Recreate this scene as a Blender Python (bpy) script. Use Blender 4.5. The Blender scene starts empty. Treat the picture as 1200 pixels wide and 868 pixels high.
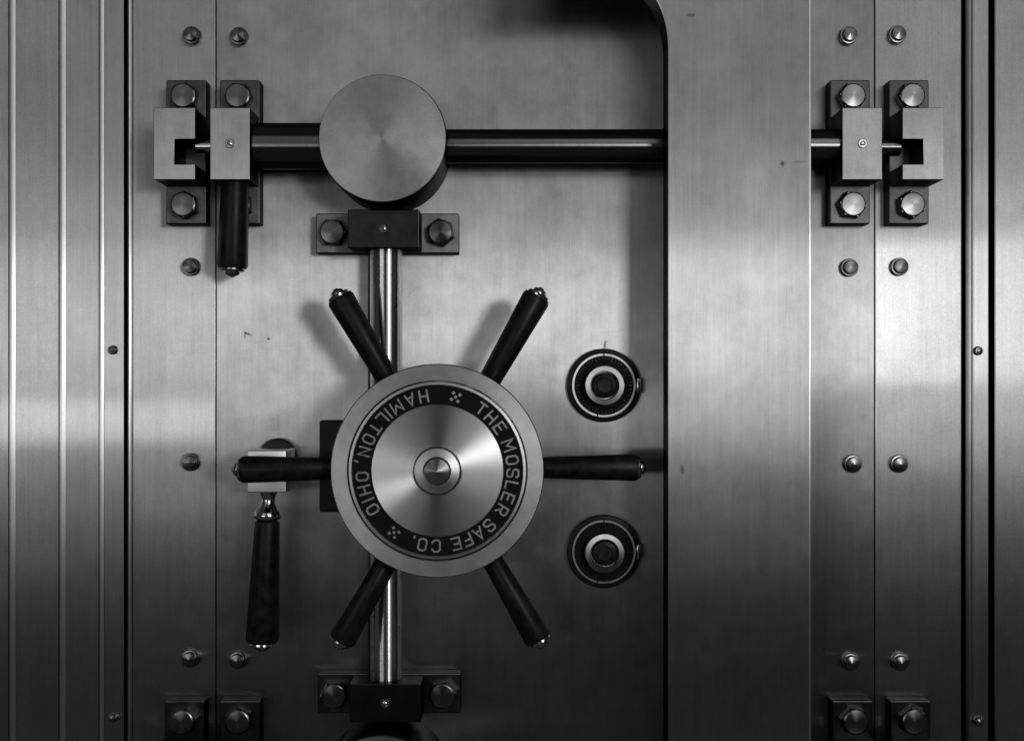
import bpy, bmesh, math, random
from mathutils import Matrix, Vector

random.seed(7)
S = 0.0015            # one drawing unit = 1.5 mm
D = 1400.0            # camera distance from the door face, drawing units
scene = bpy.context.scene

# ------------------------------------------------------------------ camera
cd = bpy.data.cameras.new("camera")
cam = bpy.data.objects.new("camera", cd)
scene.collection.objects.link(cam)
cam.location = (0, -D * S, 0)
cam.rotation_euler = (math.radians(90), 0, 0)
cd.sensor_width = 36.0
cd.lens = 36.0 * D / 1200.0
cd.shift_y = 16.0 / 1200.0
cd.clip_start = 0.05
cd.clip_end = 100
scene.camera = cam

# ------------------------------------------------------------------ view
scene.view_settings.view_transform = 'Standard'
scene.view_settings.look = 'None'
scene.view_settings.exposure = 0.0
scene.view_settings.gamma = 1.0
scene.render.engine = 'CYCLES'

# ------------------------------------------------------------------ world: a dim vault lobby
w = bpy.data.worlds.new("World")
scene.world = w
w.use_nodes = True
w.node_tree.nodes['Background'].inputs['Color'].default_value = (1, 1, 1, 1)
w.node_tree.nodes['Background'].inputs['Strength'].default_value = 0.034

# ------------------------------------------------------------------ lamps
def area(name, loc, target, sx, sy, power, spread=180):
    ld = bpy.data.lights.new(name, 'AREA')
    ld.shape = 'RECTANGLE'
    ld.size, ld.size_y, ld.energy = sx, sy, power
    ld.spread = math.radians(spread)
    o = bpy.data.objects.new(name, ld)
    scene.collection.objects.link(o)
    o.location = loc
    d = Vector(target) - Vector(loc)
    o.rotation_euler = d.to_track_quat('-Z', 'Y').to_euler()
    return o

area("key_lamp", (1.25, -3.1, 0.30), (0, 0, 0), 0.40, 0.60, 17)
area("strip_left_lamp", (-2.25, -4.2, 0.24), (-0.6, 0, 0.0), 2.2, 1.0, 6.6)  # broad unseen strip lamp, placed for the wide panel reflection
area("streak_left_fill", (-2.3, -4.2, -0.20), (-0.6, 0, -0.2), 2.0, 0.22, 6.5)  # added thin lamp, draws the bright line across the left panels
area("strip_right_lamp", (2.35, -4.2, 0.42), (0.5, 0, 0.0), 2.1, 0.80, 6.5)  # unseen strip lamp on the right, placed for the panel reflection
area("strip_right_low_lamp", (2.15, -4.2, -0.22), (0.5, 0, 0.0), 2.5, 0.44, 2.8)  # added dimmer strip, softens the lower end of the reflection
area("upper_left_bounce", (-1.95, -4.2, 2.15), (-0.6, 0, 0.3), 2.4, 2.6, 6)  # added soft lamp, stands for bounce light from above
area("upper_right_bounce", (1.75, -4.2, 2.15), (0.5, 0, 0.3), 2.8, 2.6, 24)  # added bounce lamp, lifts the upper right panels

# ------------------------------------------------------------------ materials
def newmat(name):
    m = bpy.data.materials.new(name)
    m.use_nodes = True
    nt = m.node_tree
    nt.nodes.clear()
    out = nt.nodes.new('ShaderNodeOutputMaterial')
    b = nt.nodes.new('ShaderNodeBsdfPrincipled')
    nt.links.new(b.outputs[0], out.inputs[0])
    return m, nt, b

def noise(nt, scale, vec, detail=4.0, rough=0.55, mapscale=None):
    tc = nt.nodes.new('ShaderNodeTexCoord')
    mp = nt.nodes.new('ShaderNodeMapping')
    if mapscale:
        mp.inputs['Scale'].default_value = mapscale
    oi = nt.nodes.new('ShaderNodeObjectInfo')           # copies of a part get their own wear
    off = nt.nodes.new('ShaderNodeVectorMath'); off.operation = 'ADD'
    nt.links.new(tc.outputs['Object'], off.inputs[0])
    nt.links.new(oi.outputs['Random'], off.inputs[1])
    nt.links.new(off.outputs[0], mp.inputs[0])
    n = nt.nodes.new('ShaderNodeTexNoise')
    n.inputs['Scale'].default_value = scale
    n.inputs['Detail'].default_value = detail
    n.inputs['Roughness'].default_value = rough
    nt.links.new(mp.outputs[0], n.inputs['Vector'])
    return n.outputs[0]

def ramp(nt, src, a, b, lo, hi):
    r = nt.nodes.new('ShaderNodeMapRange')
    r.inputs['From Min'].default_value = a
    r.inputs['From Max'].default_value = b
    r.inputs['To Min'].default_value = lo
    r.inputs['To Max'].default_value = hi
    nt.links.new(src, r.inputs[0])
    return r.outputs[0]

def math_node(nt, op, a, b):
    n = nt.nodes.new('ShaderNodeMath')
    n.operation = op
    for i, v in enumerate((a, b)):
        if isinstance(v, (int, float)):
            n.inputs[i].default_value = v
        else:
            nt.links.new(v, n.inputs[i])
    return n.outputs[0]

def steel(name, base=0.5, rough=0.36, aniso=0.75, mode='v', stain=0.10, grain=0.06, bump=0.02, metallic=1.0, rot=None, sheen=0.0, sheen_r=0.30, marks=()):
    m, nt, b = newmat(name)
    b.inputs['Metallic'].default_value = metallic
    big = noise(nt, 7.0, None, 5, 0.6)
    med = noise(nt, 38.0, None, 4, 0.6)
    if mode == 'v':
        fine = noise(nt, 1.0, None, 3, 0.7, (900, 900, 22))
        fine2 = noise(nt, 1.0, None, 2, 0.7, (160, 160, 3))
    else:
        fine = noise(nt, 900.0, None, 3, 0.7)
        fine2 = noise(nt, 220.0, None, 2, 0.7)
    s1 = ramp(nt, big, 0.3, 0.7, -stain, stain)
    s2 = ramp(nt, med, 0.3, 0.7, -stain * .55, stain * .55)
    s3 = ramp(nt, fine, 0.3, 0.7, -grain, grain)
    s4 = ramp(nt, fine2, 0.3, 0.7, -grain * .6, grain * .6)
    tot = math_node(nt, 'ADD', math_node(nt, 'ADD', s1, s2), math_node(nt, 'ADD', s3, s4))
    if mode == 'v':
        iso = noise(nt, 700.0, None, 2, 0.8)
        tot = math_node(nt, 'ADD', tot, ramp(nt, iso, 0.3, 0.7, -grain * 2.4, grain * 2.4))
        spk = noise(nt, 85.0, None, 6, 0.75, (1.0, 1.0, 0.7))
        tot = math_node(nt, 'ADD', tot, ramp(nt, spk, 0.70, 0.78, 0.0, -0.45))
        for sc_, an_ in (((14, 14, 800), 38), ((10, 10, 700), -24), ((700, 700, 9), 8)):   # scattered hairline scratches
            h_ = noise(nt, 1.0, None, 2, 0.5, sc_)
            mpn = [n for n in nt.nodes if n.type == 'MAPPING'][-1]
            mpn.inputs['Rotation'].default_value = (0, math.radians(an_), 0)
            msk = ramp(nt, noise(nt, 9.0, None, 3, 0.6), 0.48, 0.62, 0.0, 1.0)
            tot = math_node(nt, 'ADD', tot, math_node(nt, 'MULTIPLY', msk, ramp(nt, h_, 0.66, 0.74, 0.0, 0.16)))
        lin = noise(nt, 1.0, None, 3, 0.6, (55, 55, 1.6))
        tot = math_node(nt, 'ADD', tot, ramp(nt, lin, 0.3, 0.7, -stain * .22, stain * .22))
    for mx_, my_, sx_, sy_, ang, amt in marks:          # stains and nicks, plus soft darker and lighter patches
        tcm = nt.nodes.new('ShaderNodeTexCoord')
        mpm = nt.nodes.new('ShaderNodeMapping')
        mpm.vector_type = 'TEXTURE'
        mpm.inputs['Location'].default_value = ((mx_ - 600) * S, 0, (450 - my_) * S)
        mpm.inputs['Rotation'].default_value = (0, math.radians(ang), 0)
        mpm.inputs['Scale'].default_value = (sx_ * S, 1.0, sy_ * S)
        nt.links.new(tcm.outputs['Object'], mpm.inputs[0])
        ln = nt.nodes.new('ShaderNodeVectorMath'); ln.operation = 'LENGTH'
        nt.links.new(mpm.outputs[0], ln.inputs[0])
        nz = ramp(nt, noise(nt, 420.0, None, 4, 0.7), 0.3, 0.7, -0.55, 0.55)
        tot = math_node(nt, 'ADD', tot, ramp(nt, math_node(nt, 'ADD', ln.outputs['Value'], nz), 0.5, 1.0, -amt, 0.0))
    col = math_node(nt, 'MULTIPLY', math_node(nt, 'ADD', tot, 1.0), base)
    cc = nt.nodes.new('ShaderNodeCombineColor')
    for i in range(3):
        nt.links.new(col, cc.inputs[i])
    nt.links.new(cc.outputs[0], b.inputs['Base Color'])
    rg = math_node(nt, 'ADD', math_node(nt, 'MULTIPLY', math_node(nt, 'SUBTRACT', s2, s1), 0.12), rough)
    nt.links.new(rg, b.inputs['Roughness'])
    if aniso:
        b.inputs['Anisotropic'].default_value = aniso
        if mode == 'v':
            t = nt.nodes.new('ShaderNodeCombineXYZ')
            t.inputs[0].default_value = 1.0
            nt.links.new(t.outputs[0], b.inputs['Tangent'])
        elif mode == 'r':
            t = nt.nodes.new('ShaderNodeTangent')
            t.direction_type = 'RADIAL'
            t.axis = 'Y'
            nt.links.new(t.outputs[0], b.inputs['Tangent'])
            b.inputs['Anisotropic Rotation'].default_value = 0.25
    g = None
    if metallic == 1.0:
        g = nt.nodes.new('ShaderNodeBsdfAnisotropic')
        g.distribution = 'BECKMANN'
        nt.links.new(cc.outputs[0], g.inputs['Color'])
        nt.links.new(rg, g.inputs['Roughness'])
        g.inputs['Anisotropy'].default_value = aniso * 0.65
        g.inputs['Rotation'].default_value = 0.0 if mode == 'r' else 0.25
        if aniso:
            nt.links.new(t.outputs[0], g.inputs['Tangent'])
        if rot is not None:
            g.inputs['Rotation'].default_value = rot
        last = g.outputs[0]
        if sheen:
            g2 = nt.nodes.new('ShaderNodeBsdfAnisotropic')
            g2.distribution = 'BECKMANN'
            nt.links.new(cc.outputs[0], g2.inputs['Color'])
            g2.inputs['Roughness'].default_value = sheen_r
            g2.inputs['Anisotropy'].default_value = 0.80
            g2.inputs['Rotation'].default_value = 0.25
            nt.links.new(t.outputs[0], g2.inputs['Tangent'])
            mx = nt.nodes.new('ShaderNodeMixShader')
            mx.inputs[0].default_value = sheen
            nt.links.new(g.outputs[0], mx.inputs[1])
            nt.links.new(g2.outputs[0], mx.inputs[2])
            last = mx.outputs[0]
        outn = [n for n in nt.nodes if n.type == 'OUTPUT_MATERIAL'][0]
        nt.links.new(last, outn.inputs[0])
    if bump:
        bp = nt.nodes.new('ShaderNodeBump')
        bp.inputs['Strength'].default_value = bump
        bp.inputs['Distance'].default_value = 0.0006
        if mode == 'v':                                   # rolled plate is never quite flat
            wv = nt.nodes.new('ShaderNodeBump')
            wv.inputs['Strength'].default_value = 0.6
            wv.inputs['Distance'].default_value = 0.0015
            nt.links.new(noise(nt, 6.5, None, 1.5, 0.4), wv.inputs['Height'])
            nt.links.new(wv.outputs[0], bp.inputs['Normal'])
        nt.links.new(math_node(nt, 'ADD', fine, fine2), bp.inputs['Height'])
        nt.links.new(bp.outputs[0], b.inputs['Normal'])
        if g: nt.links.new(bp.outputs[0], g.inputs['Normal'])
    return m

def dark(name, base=0.012, rough=0.35, metallic=0.0, spec=0.5, var=0.3):
    m, nt, b = newmat(name)
    b.inputs['Metallic'].default_value = metallic
    n = noise(nt, 60.0, None, 5, 0.6)
    col = math_node(nt, 'MULTIPLY', ramp(nt, n, 0.3, 0.7, 1 - var, 1 + var), base)
    cc = nt.nodes.new('ShaderNodeCombineColor')
    for i in range(3):
        nt.links.new(col, cc.inputs[i])
    nt.links.new(cc.outputs[0], b.inputs['Base Color'])
    nt.links.new(ramp(nt, n, 0.3, 0.7, rough * 0.85, rough * 1.2), b.inputs['Roughness'])
    b.inputs['Specular IOR Level'].default_value = spec
    return m

M_DOOR = steel("brushed_door_steel", 0.45, 0.475, 1.0, 'v', 0.17, 0.08, sheen=0.22,
               marks=((290, 391, 6, 1.6, 20, .8), (315, 397, 2.5, 1.6, 0, .8), (287, 393, 1, 5, 0, .6), (709, 404, 2.2, 7, 10, .7), (330, 492, 26, 14, -10, .16),
                      (640, 420, 40, 12, 10, .10), (306, 175, 14, 30, 0, .3), (360, 225, 40, 20, 0, .14), (420, 640, 12, 40, 8, -.12)))
M_FRAME = steel("brushed_frame_steel", 0.50, 0.475, 1.0, 'v', 0.08, 0.08, sheen=0.13, sheen_r=0.17)
M_COVER = steel("brushed_cover_steel", 0.42, 0.475, 1.0, 'v', 0.13, 0.08, sheen=0.22,
                marks=((892, 212, 3, 3.5, 0, .7), (912, 210, 12, 1.3, -4, .3), (793, 52, 6, 2, 0, .6), (784, 542, 3, 6, 0, .6), (862, 235, 16, 30, 0, -.2), (858, 330, 14, 60, 0, -.1), (830, 560, 10, 40, 0, -.08)))
M_TRIM = steel("polished_trim_steel", 0.95, 0.42, 0.9, 'v', 0.04, 0.05, sheen=0.3)
M_BLOCK = steel("ground_block_steel", 0.46, 0.46, 0.85, 'v', 0.16, 0.07)
M_BLACKBLOCK = steel("dark_steel_and_shade", 0.06, 0.34, 0.0, 'n', 0.25, 0.12)  # dark steel parts; also paints shade on flanks and rod guides
M_PLATE = steel("bracket_plate_steel", 0.115, 0.42, 0.75, 'v', 0.35, 0.09)
M_TURN = steel("turned_steel", 0.62, 0.37, 0.85, 'r', 0.05, 0.05)
M_RIM = steel("wheel_rim_steel", 0.54, 0.40, 0.3, 'r', 0.14, 0.08)
M_KNOB = steel("knob_face_steel", 0.50, 0.37, 0.28, 'r', 0.15, 0.10)
M_BAR = steel("polished_bar_steel", 0.16, 0.28, 0.75, 'v', 0.05, 0.05, 0.0)
M_ROD = steel("polished_rod_steel", 0.66, 0.28, 1.0, 'v', 0.10, 0.05, 0.0, rot=0.0)
M_CHROME = steel("nickel", 0.6, 0.20, 0.0, 'n', 0.08, 0.03, 0.0)
M_HUB = steel("bright_hub_steel", 0.92, 0.46, 0.0, "n", 0.06, 0.06)
M_GRIP = dark("black_grip_lacquer", 0.009, 0.40, 0, 0.22, 0.8)
M_ENAMEL = dark("black_enamel", 0.006, 0.6, 0, 0.12)
M_BLACK = dark("black_oxide", 0.010, 0.45, 0, 0.3)
M_LETTER = steel("letter_metal", 0.33, 0.5, 0.0, 'n', 0.35, 0.3, 0.0, 0.7)
M_BOLT = steel("bolt_steel", 0.19, 0.30, 0.4, 'r', 0.10, 0.05)
M_BOLTSIDE = steel("bolt_side_steel", 0.20, 0.30, 0.0, 'n', 0.10, 0.05)

# ------------------------------------------------------------------ mesh builder (x right, z up, h towards the viewer)
class MB:
    def __init__(self):
        self.bm = bmesh.new()

    def v(self, x, z, h):
        return self.bm.verts.new((x, -h, z))

    def prism(self, pts, h0, h1, bevel=0.0, seg=2):
        b = bmesh.new()
        lo = [b.verts.new((x, -h0, z)) for x, z in pts]
        hi = [b.verts.new((x, -h1, z)) for x, z in pts]
        n = len(pts)
        b.faces.new(lo)
        b.faces.new(hi[::-1])
        for i in range(n):
            j = (i + 1) % n
            b.faces.new((lo[j], lo[i], hi[i], hi[j]))
        bmesh.ops.recalc_face_normals(b, faces=b.faces)
        if bevel:
            bmesh.ops.bevel(b, geom=list(b.edges), offset=bevel, segments=seg, profile=0.5, affect='EDGES', clamp_overlap=True)
        self._merge(b)
        return self

    def box(self, x0, x1, z0, z1, h0, h1, bevel=0.0, seg=2):
        return self.prism([(x0, z0), (x1, z0), (x1, z1), (x0, z1)], h0, h1, bevel, seg)

    def lathe(self, prof, n=64, mat=None, closed=False, rot=0.0):
        """prof: (radius, height along axis); axis = towards the viewer unless mat turns it"""
        b = bmesh.new()
        rings = []
        for r, t in prof:
            if r < 1e-6:
                rings.append([b.verts.new((0, -t, 0))])
            else:
                rings.append([b.verts.new((r * math.cos(rot + 2 * math.pi * i / n), -t, r * math.sin(rot + 2 * math.pi * i / n))) for i in range(n)])
        pairs = list(zip(rings, rings[1:]))
        if closed:
            pairs.append((rings[-1], rings[0]))
        for A, B in pairs:
            for i in range(n):
                j = (i + 1) % n
                if len(A) == 1 and len(B) == 1:
                    continue
                if len(A) == 1:
                    b.faces.new((A[0], B[i], B[j]))
                elif len(B) == 1:
                    b.faces.new((A[i], A[j], B[0]))
                else:
                    b.faces.new((A[i], A[j], B[j], B[i]))
        if not closed:
            if len(rings[0]) > 1:
                b.faces.new(rings[0])
            if len(rings[-1]) > 1:
                b.faces.new(rings[-1])
        bmesh.ops.recalc_face_normals(b, faces=b.faces)
        if mat is not None:
            b.transform(mat)
        self._merge(b)
        return self

    def _merge(self, b):
        me = bpy.data.meshes.new("tmp")
        b.to_mesh(me)
        b.free()
        self.bm.from_mesh(me)
        bpy.data.meshes.remove(me)

    def build(self, name, mat, parent=None, loc=(0, 0, 0), sharp=16):
        me = bpy.data.meshes.new(name)
        bmesh.ops.scale(self.bm, vec=(S, S, S), verts=self.bm.verts)
        self.bm.to_mesh(me)
        self.bm.free()
        for p in me.polygons:
            p.use_smooth = True
        me.set_sharp_from_angle(angle=math.radians(sharp))
        me.materials.append(mat)
        o = bpy.data.objects.new(name, me)
        scene.collection.objects.link(o)
        if parent:
            o.parent = parent
        o.location = (loc[0] * S, -loc[2] * S, loc[1] * S)
        return o

def along(x0, z0, h0, x1, z1, h1):
    """matrix sending the lathe axis (-Y) from point 0 towards point 1"""
    a = Vector((x0, -h0, z0)); c = Vector((x1, -h1, z1))
    q = Vector((0, -1, 0)).rotation_difference((c - a).normalized())
    return Matrix.Translation(a) @ q.to_matrix().to_4x4()

def X(px): return px - 600.0
def Z(py): return 450.0 - py

def thing(name, label, cat, x, y, h=0, group=None, rot=0.0):
    o = bpy.data.objects.new(name, None)
    o.empty_display_size = 0.03
    scene.collection.objects.link(o)
    o.location = (X(x) * S, -h * S, Z(y) * S)
    o.rotation_euler = (0, rot, 0)
    o['label'] = label
    o['category'] = cat
    if group: o['group'] = group
    return o

def dup(root, label, x, y, rot=None, group=None):
    def cp(o, parent):
        c = o.copy()
        scene.collection.objects.link(c)
        if parent: c.parent = parent
        for ch in o.children: cp(ch, c)
        return c
    r = cp(root, None)
    r.location = (X(x) * S, root.location.y, Z(y) * S)
    if rot is not None: r.rotation_euler = (0, rot, 0)
    r['label'] = label
    if group: r['group'] = group
    return r

TOP, BOT = 1000.0, -1000.0      # vertical reach of the steel work

# ------------------------------------------------------------------ vault door
door = thing("vault_door", "large brushed steel vault door face carrying the wheel, bars and dials", "vault door", 600, 450)
MB().box(X(253.6), X(1024.4), BOT, TOP, -60, 0, 0.8).build("face_plate", M_DOOR, door)

MB().box(X(377), X(622), Z(598), Z(492), 0.4, 18, 2.0).build("shaft_plate", M_BLACK, door)

def dome_bolt(parent, x, y, r=10.5, name="dome_bolt", h0=0.0):
    x, y = x, y
    c = MB().lathe([(r, 0), (r, 5.5), (r * .93, 6.6), (r * .80, 6.8), (r * .78, 9.5)], 40).build(name, M_BOLTSIDE, parent, (X(x), Z(y), h0))
    MB().lathe([(r * .78, 9.3), (r * .76, 11.0), (r * .70, 12.0), (0.35, 13.6), (0, 13.62)], 40).build("conical_tip", M_BOLT, c)
    return c

for x, y in ((281, 44), (280, 772), (993, 43), (994, 314), (998, 543), (995, 774)):
    dome_bolt(door, x, y)

# ------------------------------------------------------------------ door frame
frame = thing("door_frame", "stepped brushed steel frame with vertical ribs around the vault door", "door frame", 600, 450)
MB().box(X(155.5), X(252.4), BOT, TOP, -60, 0, 0.8).build("jamb_plate", M_FRAME, frame)
MB().box(X(1025.6), X(1126.5), BOT, TOP, -60, 0, 1.0).build("jamb_plate", M_FRAME, frame)
# backing behind the seams and grooves
MB().box(X(100), X(1200), BOT, TOP, -90, -64).build("backing", M_BLACK, frame)
# left stepped panels: section swept up
def sweep(pts, name, mat, parent):
    """pts: closed section in (x,h)"""
    m = MB()
    b = bmesh.new()
    lo = [b.verts.new((X(x), -h, BOT)) for x, h in pts]
    hi = [b.verts.new((X(x), -h, TOP)) for x, h in pts]
    n = len(pts)
    b.faces.new(lo); b.faces.new(hi[::-1])
    for i in range(n):
        j = (i + 1) % n
        b.faces.new((lo[i], lo[j], hi[j], hi[i]))
    bmesh.ops.recalc_face_normals(b, faces=b.faces)
    m._merge(b)
    return m.build(name, mat, parent, sharp=20)

def bead(x0, x1, h, d, n=8):
    return [(x0 + (x1 - x0) * i / n, h + d * math.sin(math.pi * i / n)) for i in range(n + 1)]

sweep([(122.6, -60), (122.6, 0), (145, 0), (145, -60)], "ribbed_panel", M_FRAME, frame)
sweep([(78.2, -60), (78.2, 2.0), (116.2, 2.0), (116.2, -60)], "ribbed_panel", M_FRAME, frame)
sweep([(20.4, -60), (20.4, 4.0), (70.0, 4.0), (70.0, -60)], "ribbed_panel", M_FRAME, frame)
sweep([(-500, -60), (-500, 6), (12.2, 6), (12.2, -60)], "ribbed_panel", M_FRAME, frame)
for x0, x1, h in ((116.5, 122.3, 0.6), (70.3, 77.9, 2.0), (12.5, 20.1, 4.2)):
    sweep([(x0, -60)] + bead(x0, x1, h, 0.9, 12) + [(x1, -60)], "round_rib", M_TRIM, frame)
sweep([(148.3, -60), (148.3, -3)] + bead(149, 154.2, -2, 2.2) + [(154.6, -60)], "round_bead", M_TRIM, frame)
# right moulding
sweep([(1134, -60)] + bead(1134, 1141.5, -6, 4.0)[0:] + [(1142.2, -4), (1159.5, -4), (1160, -5), (1160, -60)], "moulding_strip", M_FRAME, frame)
sweep([(1166, -60), (1166, -1), (1167, 0), (1700, 0), (1700, -60)], "side_panel", M_FRAME, frame)

for x, y in ((226, 43), (225, 313), (224.5, 541), (224.5, 770), (1050, 42), (1052.5, 313), (1052, 543), (1053, 774)):
    dome_bolt(frame, x, y)
for x, y, h in ((133, 410, 0), (133, 840, 0), (1147, 411, -4), (1147, 845, -4)):
    c = MB().lathe([(5.4, 0), (5.2, 3.5), (4.0, 5.6), (3.4, 5.7)], 28).build("small_screw", M_BOLTSIDE, frame, (X(x), Z(y), h))
    MB().lathe([(3.4, 5.5), (3.2, 6.8), (0.3, 7.6), (0, 7.61)], 28).build("conical_tip", M_BOLT, c)

# ------------------------------------------------------------------ raised cover plate
cov = thing("cover_plate", "tall raised steel cover plate with rounded inner corner, over the right half of the door", "cover plate", 768, 450)
R_ = 78.0
xl, xr = 768.5 - 600, 921.5 - 600
zt = Z(10)                      # underside of the arm
arc = [(xl - R_ * .62 + R_ * .62 * math.cos(a), zt - R_ + R_ * math.sin(a)) for a in [math.radians(k * 7.5) for k in range(13)]]
pts = [(xl, -560)] + arc + [(X(600), zt), (X(600), 560), (xr, 560), (xr, -560)]
MB().prism(pts, 68, 110, 0.9).build("panel", M_COVER, cov, (-(768 - 600), 0, 0))
pan = cov.children[0]
pan.data.materials.append(M_BLACKBLOCK)          # side faces coloured dark to paint in their shade
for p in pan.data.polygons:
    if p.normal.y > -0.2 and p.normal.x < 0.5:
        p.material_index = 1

e = MB()
e.lathe([(1.5, 0), (1.5, 1120)], 16, along(xr - 168 + 0.2, 560, 108.6, xr - 168 + 0.2, -560, 108.6))
e.build("edge_glint_bead", M_TRIM, cov)  # added bead, stands in for light caught on the plate edge

# ------------------------------------------------------------------ hex bolt (part)
def hex_bolt(parent, x, z, h, r=16.5, turn=0.2):
    c = MB().lathe([(r, 0), (r, 10.0), (r * .90, 12.6)], 6, rot=turn).build("hex_bolt", M_BOLTSIDE, parent, (x, z, h), sharp=20)
    MB().lathe([(r * .86, 12.4), (r * .84, 13.6), (r * .76, 14.3), (0, 15.5)], 44).build("bolt_head_face", M_BOLT, c)
    return c

# ------------------------------------------------------------------ keepers on the frame, brackets on the door
def oiler(parent, h):
    c = MB().lathe([(5.2, 0), (5.2, 1.0), (4.6, 1.6), (3.4, 1.6), (3.3, 0.2), (2.6, 0.2), (2.5, 2.6), (1.4, 3.0), (0, 3.0)], 28).build("oiler_cup", M_CHROME, parent, (0, 0, h))
    return c

def keeper(label, x, y, rot):
    t = thing("keeper_block", label, "keeper", x, y, 0, "keeper blocks bolted to the door frame", rot)
    MB().box(-23, 23, -83, 83, 0.3, 22, 1.3).build("base_plate", M_PLATE, t)
    a, bz, c = 23, 42, 0
    prof = [(-23, -40), (23, -40), (23, -23), (0, -23), (0, 5), (23, 5), (23, 40), (-23, 40)]
    MB().prism(prof, 21.5, 70, 0.6).build("notched_block", M_BLOCK, t)
    hex_bolt(t, 0, 62, 22); hex_bolt(t, 0, -62, 22)
    return t

def bracket(label, x, y):
    t = thing("bar_bracket", label, "bracket", x, y, 0, "bar brackets bolted to the vault door")
    MB().box(-23, 23, -83, 83, 0.3, 22, 1.3).build("base_plate", M_PLATE, t)
    MB().box(-22, 22, -40, 40, 21.5, 70, 0.6).build("guide_block", M_BLOCK, t)
    oiler(t, 70)
    hex_bolt(t, 0, 62, 22, turn=.5); hex_bolt(t, 0, -62, 22, turn=.5)
    return t

YB, YB2 = 182.5, 898.0
k1 = keeper("grey notched keeper block at upper left, opening to the right", 224, YB, 0)
k2 = dup(k1, "grey notched keeper block at upper right, opening to the left", 1058, YB, 0)
for c in k2.children:
    if c.name.startswith("notched_block"):
        c.rotation_euler = (0, 0, 0)
        me = c.data.copy(); c.data = me
        for v_ in me.vertices: v_.co.x = -v_.co.x
        me.flip_normals()
k3 = dup(k1, "dark keeper plate at the bottom left edge, left of its neighbour bracket", 222, YB2, 0)
k4 = dup(k2, "dark keeper plate at the bottom right edge, nearer the grooved moulding", 1060, YB2, 0)
b1 = bracket("plain grey guide block above the hanging grip, upper left, round oiler in its face", 286, YB)
b2 = dup(b1, "plain grey guide block beside the raised cover plate, upper right", 990, YB)
b3 = dup(b1, "dark bracket plate at the bottom left edge, right of the door seam", 286, YB2)
b4 = dup(b1, "dark bracket plate at the bottom right edge, beside the raised cover plate", 993, YB2)

# ------------------------------------------------------------------ horizontal locking bars
def hbar(label, y):
    t = thing("locking_bar", label, "locking bar", 640, y, 45)
    lx = 640
    MB().lathe([(18, 0), (19, 1), (19, 560), (18, 561)], 48, along(430 - lx, 0, 0, 1000 - lx, 0, 0)).build("rod", M_BAR, t)
    MB().lathe([(25, 0), (26, 1), (26, 116), (25, 117)], 48, along(310 - lx, 0, 0, 430 - lx, 0, 0)).build("sleeve", M_BAR, t)
    MB().lathe([(6.5, 0), (7.5, 1), (7.5, 30)], 32, along(244 - lx, -2, 8, 272 - lx, -2, 8)).build("bar_tip", M_CHROME, t)
    MB().lathe([(9, 0), (10, 1), (10, 26)], 32, along(1038 - lx, -2, 4, 1012 - lx, -2, 4)).build("bar_tip", M_BAR, t)
    return t
h1 = hbar("dark polished round bar running from the upper round knob behind the cover plate", 180.5)

# ------------------------------------------------------------------ round knobs (gear caps)
def capknob(label, x, y):
    t = thing("round_cap", label, "cap", x, y, 0, "round caps over the bar crossings")
    MB().lathe([(70, 0.5), (70, 24), (70.6, 26), (70.6, 86), (70, 88.6)], 128).build("drum", M_BLACKBLOCK, t)
    MB().lathe([(70, 88.4), (69.2, 90), (30, 90.35), (0, 90.5)], 128).build("cap_face", M_KNOB, t)
    return t
c1 = capknob("large round steel cap over the upper bar, smudged flat grey face", 457.8, 180.5)
c2 = dup(c1, "top rim of the dark lower round cap at the bottom edge", 456.5, 905)

# ------------------------------------------------------------------ vertical rod and its brackets
vr = thing("vertical_rod", "shiny vertical steel rod running behind the handwheel between two dark guide blocks", "rod", 456, 550, 32)
MB().lathe([(18, 0), (18.5, .5), (18.5, 539.5), (18, 540)], 64, along(0, 550 - 275, 0, 0, 550 - 815, 0)).build("rod", M_ROD, vr)
MB().box(-22, -17, -260, 250, -30, -8, 0.6).build("guide_strip", M_BLACKBLOCK, vr)

def vbracket(label, x, y):
    t = thing("rod_guide", label, "guide block", x, y, 0, "dark guide blocks around the vertical rod")
    MB().box(-82.5, 82.5, -23, 23, 0.3, 20, 1.2).build("base_plate", M_PLATE, t)
    MB().box(-40, 40, -21.5, 21.5, 19.5, 62, 1.0).build("guide_block", M_BLACKBLOCK, t)  # block colour darkened for the shade under the cap
    o = oiler(t, 62)
    hex_bolt(t, -62, 0, 20, turn=.1); hex_bolt(t, 62, 0, 20, turn=.1)
    return t
g1 = vbracket("dark guide block under the large round cap, bolted lug on each side", 456, 276)
g2 = dup(g1, "very dark guide block at the bottom edge above the lower round cap", 458, 807)

# ------------------------------------------------------------------ grips
def grip(parent, L, r0, r1, mat4, name="grip", n=8):
    g = MB().lathe([(r0 * .8, 0), (r0, 2), (r1, L - 4), (r1 * .90, L)], n, mat4, rot=math.pi / 8).build(name, M_GRIP, parent, sharp=50)
    MB().lathe([(r1 * .76, L - .5), (r1 * .78, L + 2.2), (r1 * .70, L + 3.4), (r1 * .50, L + 3.6), (r1 * .48, L + 5.6), (r1 * .38, L + 7.6),
                (r1 * .20, L + 8.6), (r1 * .16, L + 9.8), (0, L + 10.2)], 36, mat4).build("end_cap", M_CHROME, g, sharp=35)
    return g

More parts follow.
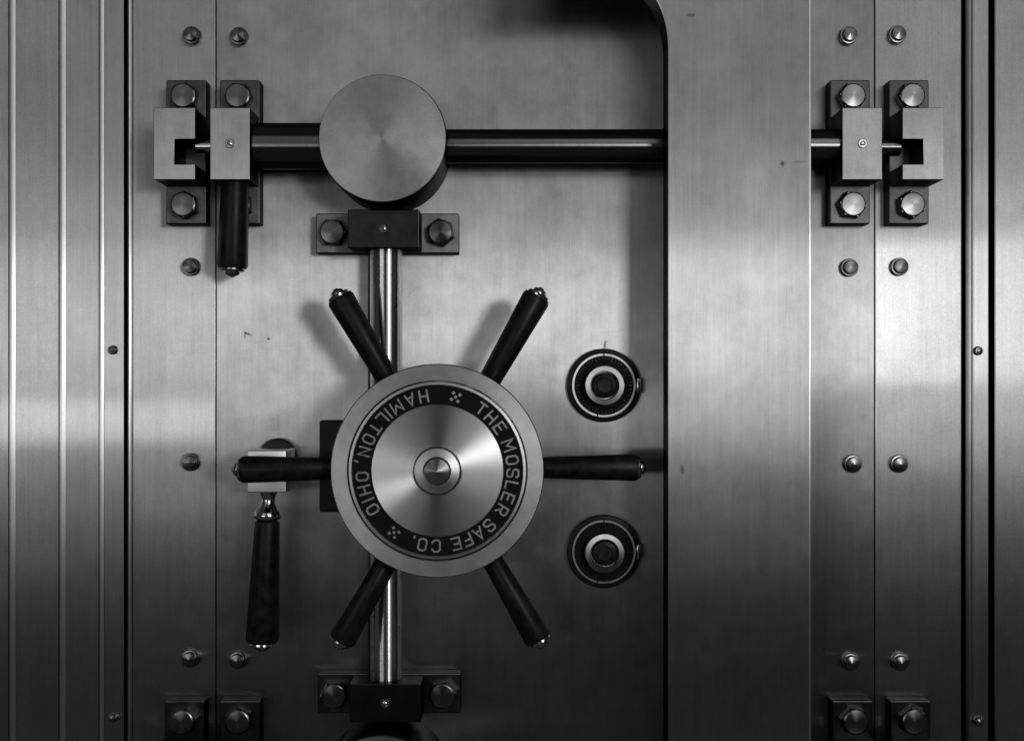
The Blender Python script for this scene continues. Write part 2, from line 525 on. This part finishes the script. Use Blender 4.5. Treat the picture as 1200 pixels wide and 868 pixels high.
# ------------------------------------------------------------------ handwheel
WX, WY = 520.5, 542.0
wheel = thing("handwheel", "six handled steel handwheel with a lettered black ring, in the middle of the door", "handwheel", WX, WY)
MB().lathe([(26, 0.5), (30, 2), (30, 60), (44, 70), (44, 104), (70, 112), (70, 118)], 64).build("shaft", M_BLACKBLOCK, wheel)
MB().lathe([(95.6, 104), (95.6, 128.6), (96.4, 129.6), (112.6, 130), (113.6, 129), (113.6, 106), (112, 104)], 160, closed=True).build("rim", M_RIM, wheel)
MB().lathe([(60, 116), (94.9, 116), (94.9, 127.4), (94.2, 128.4), (91.6, 128.6), (90.8, 127.8), (90.4, 125.2), (60, 125.2)], 160, closed=True).build("lip_ring", M_RIM, wheel)
band = MB().lathe([(69.5, 125), (69.5, 126.2), (90.6, 126.2), (90.6, 125)], 160, closed=True).build("letter_band", M_ENAMEL, wheel)
MB().lathe([(70.6, 125), (70.6, 127.2), (70, 127.8), (26.0, 129.0), (25.2, 128.4), (25.2, 125)], 160, closed=True).build("cone_face", M_TURN, wheel)
hub = MB().lathe([(24.6, 125), (24.6, 133.5), (23.8, 134.4), (15.2, 135.6), (14.6, 134.8), (14.4, 125)], 96, closed=True).build("hub_ring", M_RIM, wheel)
MB().lathe([(14.0, 125), (14.0, 136.0), (13.2, 137.6), (0.4, 146.8), (0, 146.9)], 96).build("hub_cone", M_TURN, wheel)
for k in range(6):
    a = math.radians(60 * k + .3)
    ca, sa = math.cos(a), math.sin(a)
    m4 = along(70 * ca, 70 * sa, 88, 222 * ca, 222 * sa, 93)
    grip(wheel, 147, 11.0, 15.8, m4, "grip")
    MB().lathe([(9, 0), (9, 62)], 24, along(20 * ca, 20 * sa, 87, 80 * ca, 80 * sa, 88)).build("spoke", M_BLACKBLOCK, wheel)

# lettering: stroke glyphs on a 4 x 6 grid with clipped corners
G = {
 'T': [[(0, 6), (4, 6)], [(2, 5.5), (2, 0)]],
 'H': [[(0, 0), (0, 6)], [(4, 0), (4, 6)], [(.5, 3), (3.5, 3)]],
 'E': [[(4, 6), (0, 6), (0, 0), (4, 0)], [(.5, 3.1), (3.2, 3.1)]],
 'M': [[(0, 0), (0, 6), (2.5, 2.2), (5, 6), (5, 0)]],
 'O': [[(1, 6), (3, 6), (4, 5), (4, 1), (3, 0), (1, 0), (0, 1), (0, 5), (1, 6)]],
 'S': [[(4, 4.8), (4, 5.2), (3.2, 6), (.8, 6), (0, 5.2), (0, 4), (.8, 3.2), (3.2, 2.8), (4, 2), (4, .8), (3.2, 0), (.8, 0), (0, .8), (0, 1.3)]],
 'L': [[(0, 6), (0, 0), (3.7, 0)]],
 'R': [[(0, 0), (0, 6), (3.2, 6), (4, 5.2), (4, 3.6), (3.2, 2.8), (.5, 2.8)], [(2.2, 2.3), (4, 0)]],
 'A': [[(0, 0), (2.1, 6), (4.2, 0)], [(1.1, 1.8), (3.1, 1.8)]],
 'F': [[(4, 6), (0, 6), (0, 0)], [(.5, 3.1), (3.2, 3.1)]],
 'C': [[(4, 4.6), (4, 5), (3, 6), (1, 6), (0, 5), (0, 1), (1, 0), (3, 0), (4, 1), (4, 1.4)]],
 'I': [[(0, 0), (0, 6)]],
 'N': [[(0, 0), (0, 6), (4, 0), (4, 6)]],
 '.': [[(0, -.1), (0, .6)]],
 ',': [[(0.2, .5), (-.3, -1.0)]],
}
W_ = {'M': 5, 'A': 4.2, 'I': 0, '.': 0, ',': 0, 'L': 3.7}

def strokes(bm, glyph, place, sw):
    for pl in G[glyph]:
        closed = pl[0] == pl[-1]
        p = [Vector(q) for q in (pl[:-1] if closed else pl)]
        n = len(p)
        L, R = [], []
        for i in range(n):
            if closed:
                a, b, c = p[i - 1], p[i], p[(i + 1) % n]
            else:
                b = p[i]
                a = p[i - 1] if i > 0 else b + (b - p[i + 1])
                c = p[i + 1] if i < n - 1 else b + (b - p[i - 1])
            d0 = (b - a).normalized(); d1 = (c - b).normalized()
            n0 = Vector((-d0.y, d0.x)); n1 = Vector((-d1.y, d1.x))
            mvec = (n0 + n1).normalized()
            s = min(sw / 2 / max(mvec.dot(n0), .35), sw * 1.1)
            e = Vector((0, 0))
            if not closed and n > 1:
                if i == 0: e = -d1 * sw * 0.45 if len(pl) != 2 or True else e
                if i == n - 1: e = d0 * sw * 0.45
                if (glyph, tuple(pl[0])) in (('T', (2, 5.5)), ('H', (.5, 3)), ('A', (1.1, 1.8)), ('E', (.5, 3.1)), ('F', (.5, 3.1)), ('R', (2.2, 2.3))):
                    e = Vector((0, 0))
                    if glyph in 'EF' and i == n - 1: e = d0 * sw * .3
                if glyph == 'R' and len(pl) == 7 and i == n - 1: e = Vector((0, 0))
            L.append(b + mvec * s + e); R.append(b - mvec * s + e)
        for (h0, h1) in ((0.0, 0.45),):
            A = [bm.verts.new(place(q, h1)) for q in L]; B = [bm.verts.new(place(q, h1)) for q in R]
            A0 = [bm.verts.new(place(q, h0)) for q in L]; B0 = [bm.verts.new(place(q, h0)) for q in R]
            rng = range(n) if closed else range(n - 1)
            for i in rng:
                j = (i + 1) % n
                bm.faces.new((A[i], B[i], B[j], A[j]))
                bm.faces.new((A0[i], A[i], A[j], A0[j]))
                bm.faces.new((B[i], B0[i], B0[j], B[j]))

def ring_text(items, inward):
    m = MB()
    size = 12.2 / 6.0 if not inward else 12.2 / 6.0
    rc = 80.4
    for ch, deg in items:
        a = math.radians(deg)                       # clockwise from top
        up = Vector((math.sin(a), math.cos(a)))     # outward
        right = Vector((math.cos(a), -math.sin(a)))
        if inward: up, right = -up, -right
        c = Vector((math.sin(a), math.cos(a))) * rc
        wd = W_.get(ch, 4)
        def place(q, h, c=c, up=up, right=right, wd=wd):
            v = c + right * (q[0] - wd / 2) * size + up * (q[1] - 3) * size
            return (v.x, -(126.2 + h), v.y)
        strokes(m.bm, ch, place, 0.98)
    bmesh.ops.recalc_face_normals(m.bm, faces=m.bm.faces)
    return m

outer = [('T', 35.5), ('H', 45.3), ('E', 55.6), ('M', 70.5), ('O', 82), ('S', 92), ('L', 101.5), ('E', 111), ('R', 121.5),
         ('S', 136.5), ('A', 146.5), ('F', 156.5), ('E', 165.5), ('C', 181), ('O', 191.5), ('.', 199)]
inner = [('H', 349.5), ('A', 339), ('M', 327.5), ('I', 319.5), ('L', 313), ('T', 304), ('O', 294.5), ('N', 284.5), (',', 276.5),
         ('O', 265.5), ('H', 255), ('I', 247), ('O', 239)]
ring_text(outer, False).build("lettering", M_LETTER, band)
ring_text(inner, True).build("lettering", M_LETTER, band)
for deg in (14.0, 215.0):
    m = MB()
    a = math.radians(deg)
    c = Vector((math.sin(a), math.cos(a))) * 80.6
    for dx, dz in ((0, 0), (3.6, 3.6), (-3.6, 3.6), (3.6, -3.6), (-3.6, -3.6)):
        ra = a + math.radians(4)
        px = c.x + dx * math.cos(ra) + dz * math.sin(ra); pz = c.y - dx * math.sin(ra) + dz * math.cos(ra)
        q = 2.1
        m.prism([(px + q * math.cos(ra + t), pz - q * math.sin(ra + t)) for t in [math.pi / 4 + k * math.pi / 2 + .5 for k in range(4)]], 126.2, 126.65)
    m.build("ornament", M_LETTER, band)

# ------------------------------------------------------------------ lever handles
lv = thing("lever_handle", "black lever hanging from a steel hub at the left, under the wheel's left grip", "lever", 327, 535)
MB().lathe([(22, 0.3), (22, 9), (20.5, 12), (12, 12.5)], 56).build("boss", M_BLACK, lv)
MB().box(-23, 21, -36, 11, 12, 66, 1.6, 3).build("hub_block", M_HUB, lv)
m4 = along(-3, -35, 45, -9.5, -210, 49)
nk = MB().lathe([(14, 0), (9.5, 3), (7.5, 9), (8.0, 16), (13.5, 24), (15.5, 28), (14.5, 32), (10, 35)], 48, m4).build("neck", M_CHROME, lv, sharp=60)
grip(lv, 138, 14.0, 19.0, m4 @ Matrix.Translation((0, -34, 0)))

l2 = thing("lever_handle", "short black grip hanging below the upper left guide block", "lever", 286, 222, 44)
m4 = along(0, 6, 0, -3, -100, 2)
grip(l2, 103, 15.5, 17.5, m4)
MB().lathe([(12, -6), (12, 8)], 32, m4).build("stub", M_BLACKBLOCK, l2)

# ------------------------------------------------------------------ dials
def dial(label, x, y, turn):
    t = thing("combination_dial", label, "dial", x, y, 0, "combination dials on the vault door")
    # dial ring
    MB().lathe([(43, .3), (43, 5), (41.5, 8), (38.2, 9), (38.0, 5), (34, 5), (30, 2)], 96).build("dial_ring", M_BLACK, t)
    m = MB().lathe([(34.6, 6), (34.6, 9.4), (36.9, 9.4), (37.1, 8.0), (37.0, 6)], 96, closed=True)
    bright = m.build("bright_rim", M_BLOCK, t)
    MB().box(-.7, .7, 33.6, 37.8, 9, 9.9).build("index_mark", M_BLACK, t)
    MB().box(-8.2, -6.8, -37.6, -33.6, 9, 9.9).build("index_mark", M_BLACK, t)
    d = MB().lathe([(34.5, 5), (34.5, 9.0), (33.5, 9.6), (22, 10.2), (20, 9.0)], 96).build("dial_disc", M_ENAMEL, t)
    # fine graduation marks
    g = MB()
    for k in range(50):
        a = 2 * math.pi * k / 50
        r0 = 30.8 if k % 5 else 28.6
        c, s = math.cos(a), math.sin(a)
        q = .12
        g.prism([(r0 * c - q * s, r0 * s + q * c), (r0 * c + q * s, r0 * s - q * c), (32.6 * c + q * s, 32.6 * s - q * c), (32.6 * c - q * s, 32.6 * s + q * c)], 9.0, 10.0)
    g.build("graduation", M_BOLTSIDE, d)
    kn = MB().lathe([(23.0, 9.0), (23.0, 22), (22.2, 23.4), (16.8, 24), (16.2, 23), (16.0, 14), (0, 13.5)], 96).build("knob_ring", M_BLOCK, t)
    MB().lathe([(14.8, 13), (14.8, 19), (13.6, 22), (9, 23.4), (8.2, 22.2), (0, 21.8)], 64).build("knob_centre", M_GRIP, kn)
    MB().box(37.6, 42.6, -9, 9, 0.4, 12.5, 2.0, 3).build("index_lug", M_CHROME, t)
    return t
d1 = dial("upper combination dial with a bright inner ring, right of the handwheel", 707, 451.5, 0)
d2 = dup(d1, "lower combination dial in shadow, dim grey inner ring", 707, 645, 0)

# the flanks of the blocks and plates are coloured dark to paint in shade, the faces are ground bright
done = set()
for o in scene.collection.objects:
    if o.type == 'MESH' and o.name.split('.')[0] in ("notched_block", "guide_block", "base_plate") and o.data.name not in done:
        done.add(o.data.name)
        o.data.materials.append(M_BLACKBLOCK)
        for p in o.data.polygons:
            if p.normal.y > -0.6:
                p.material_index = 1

# every bolt was tightened to its own angle
for o in scene.collection.objects:
    if o.name.startswith("hex_bolt"):
        o.rotation_euler = (0, random.uniform(-.5, .5), 0)

# ------------------------------------------------------------------ render defaults
scene.cycles.samples = 128
scene.cycles.use_denoising = True
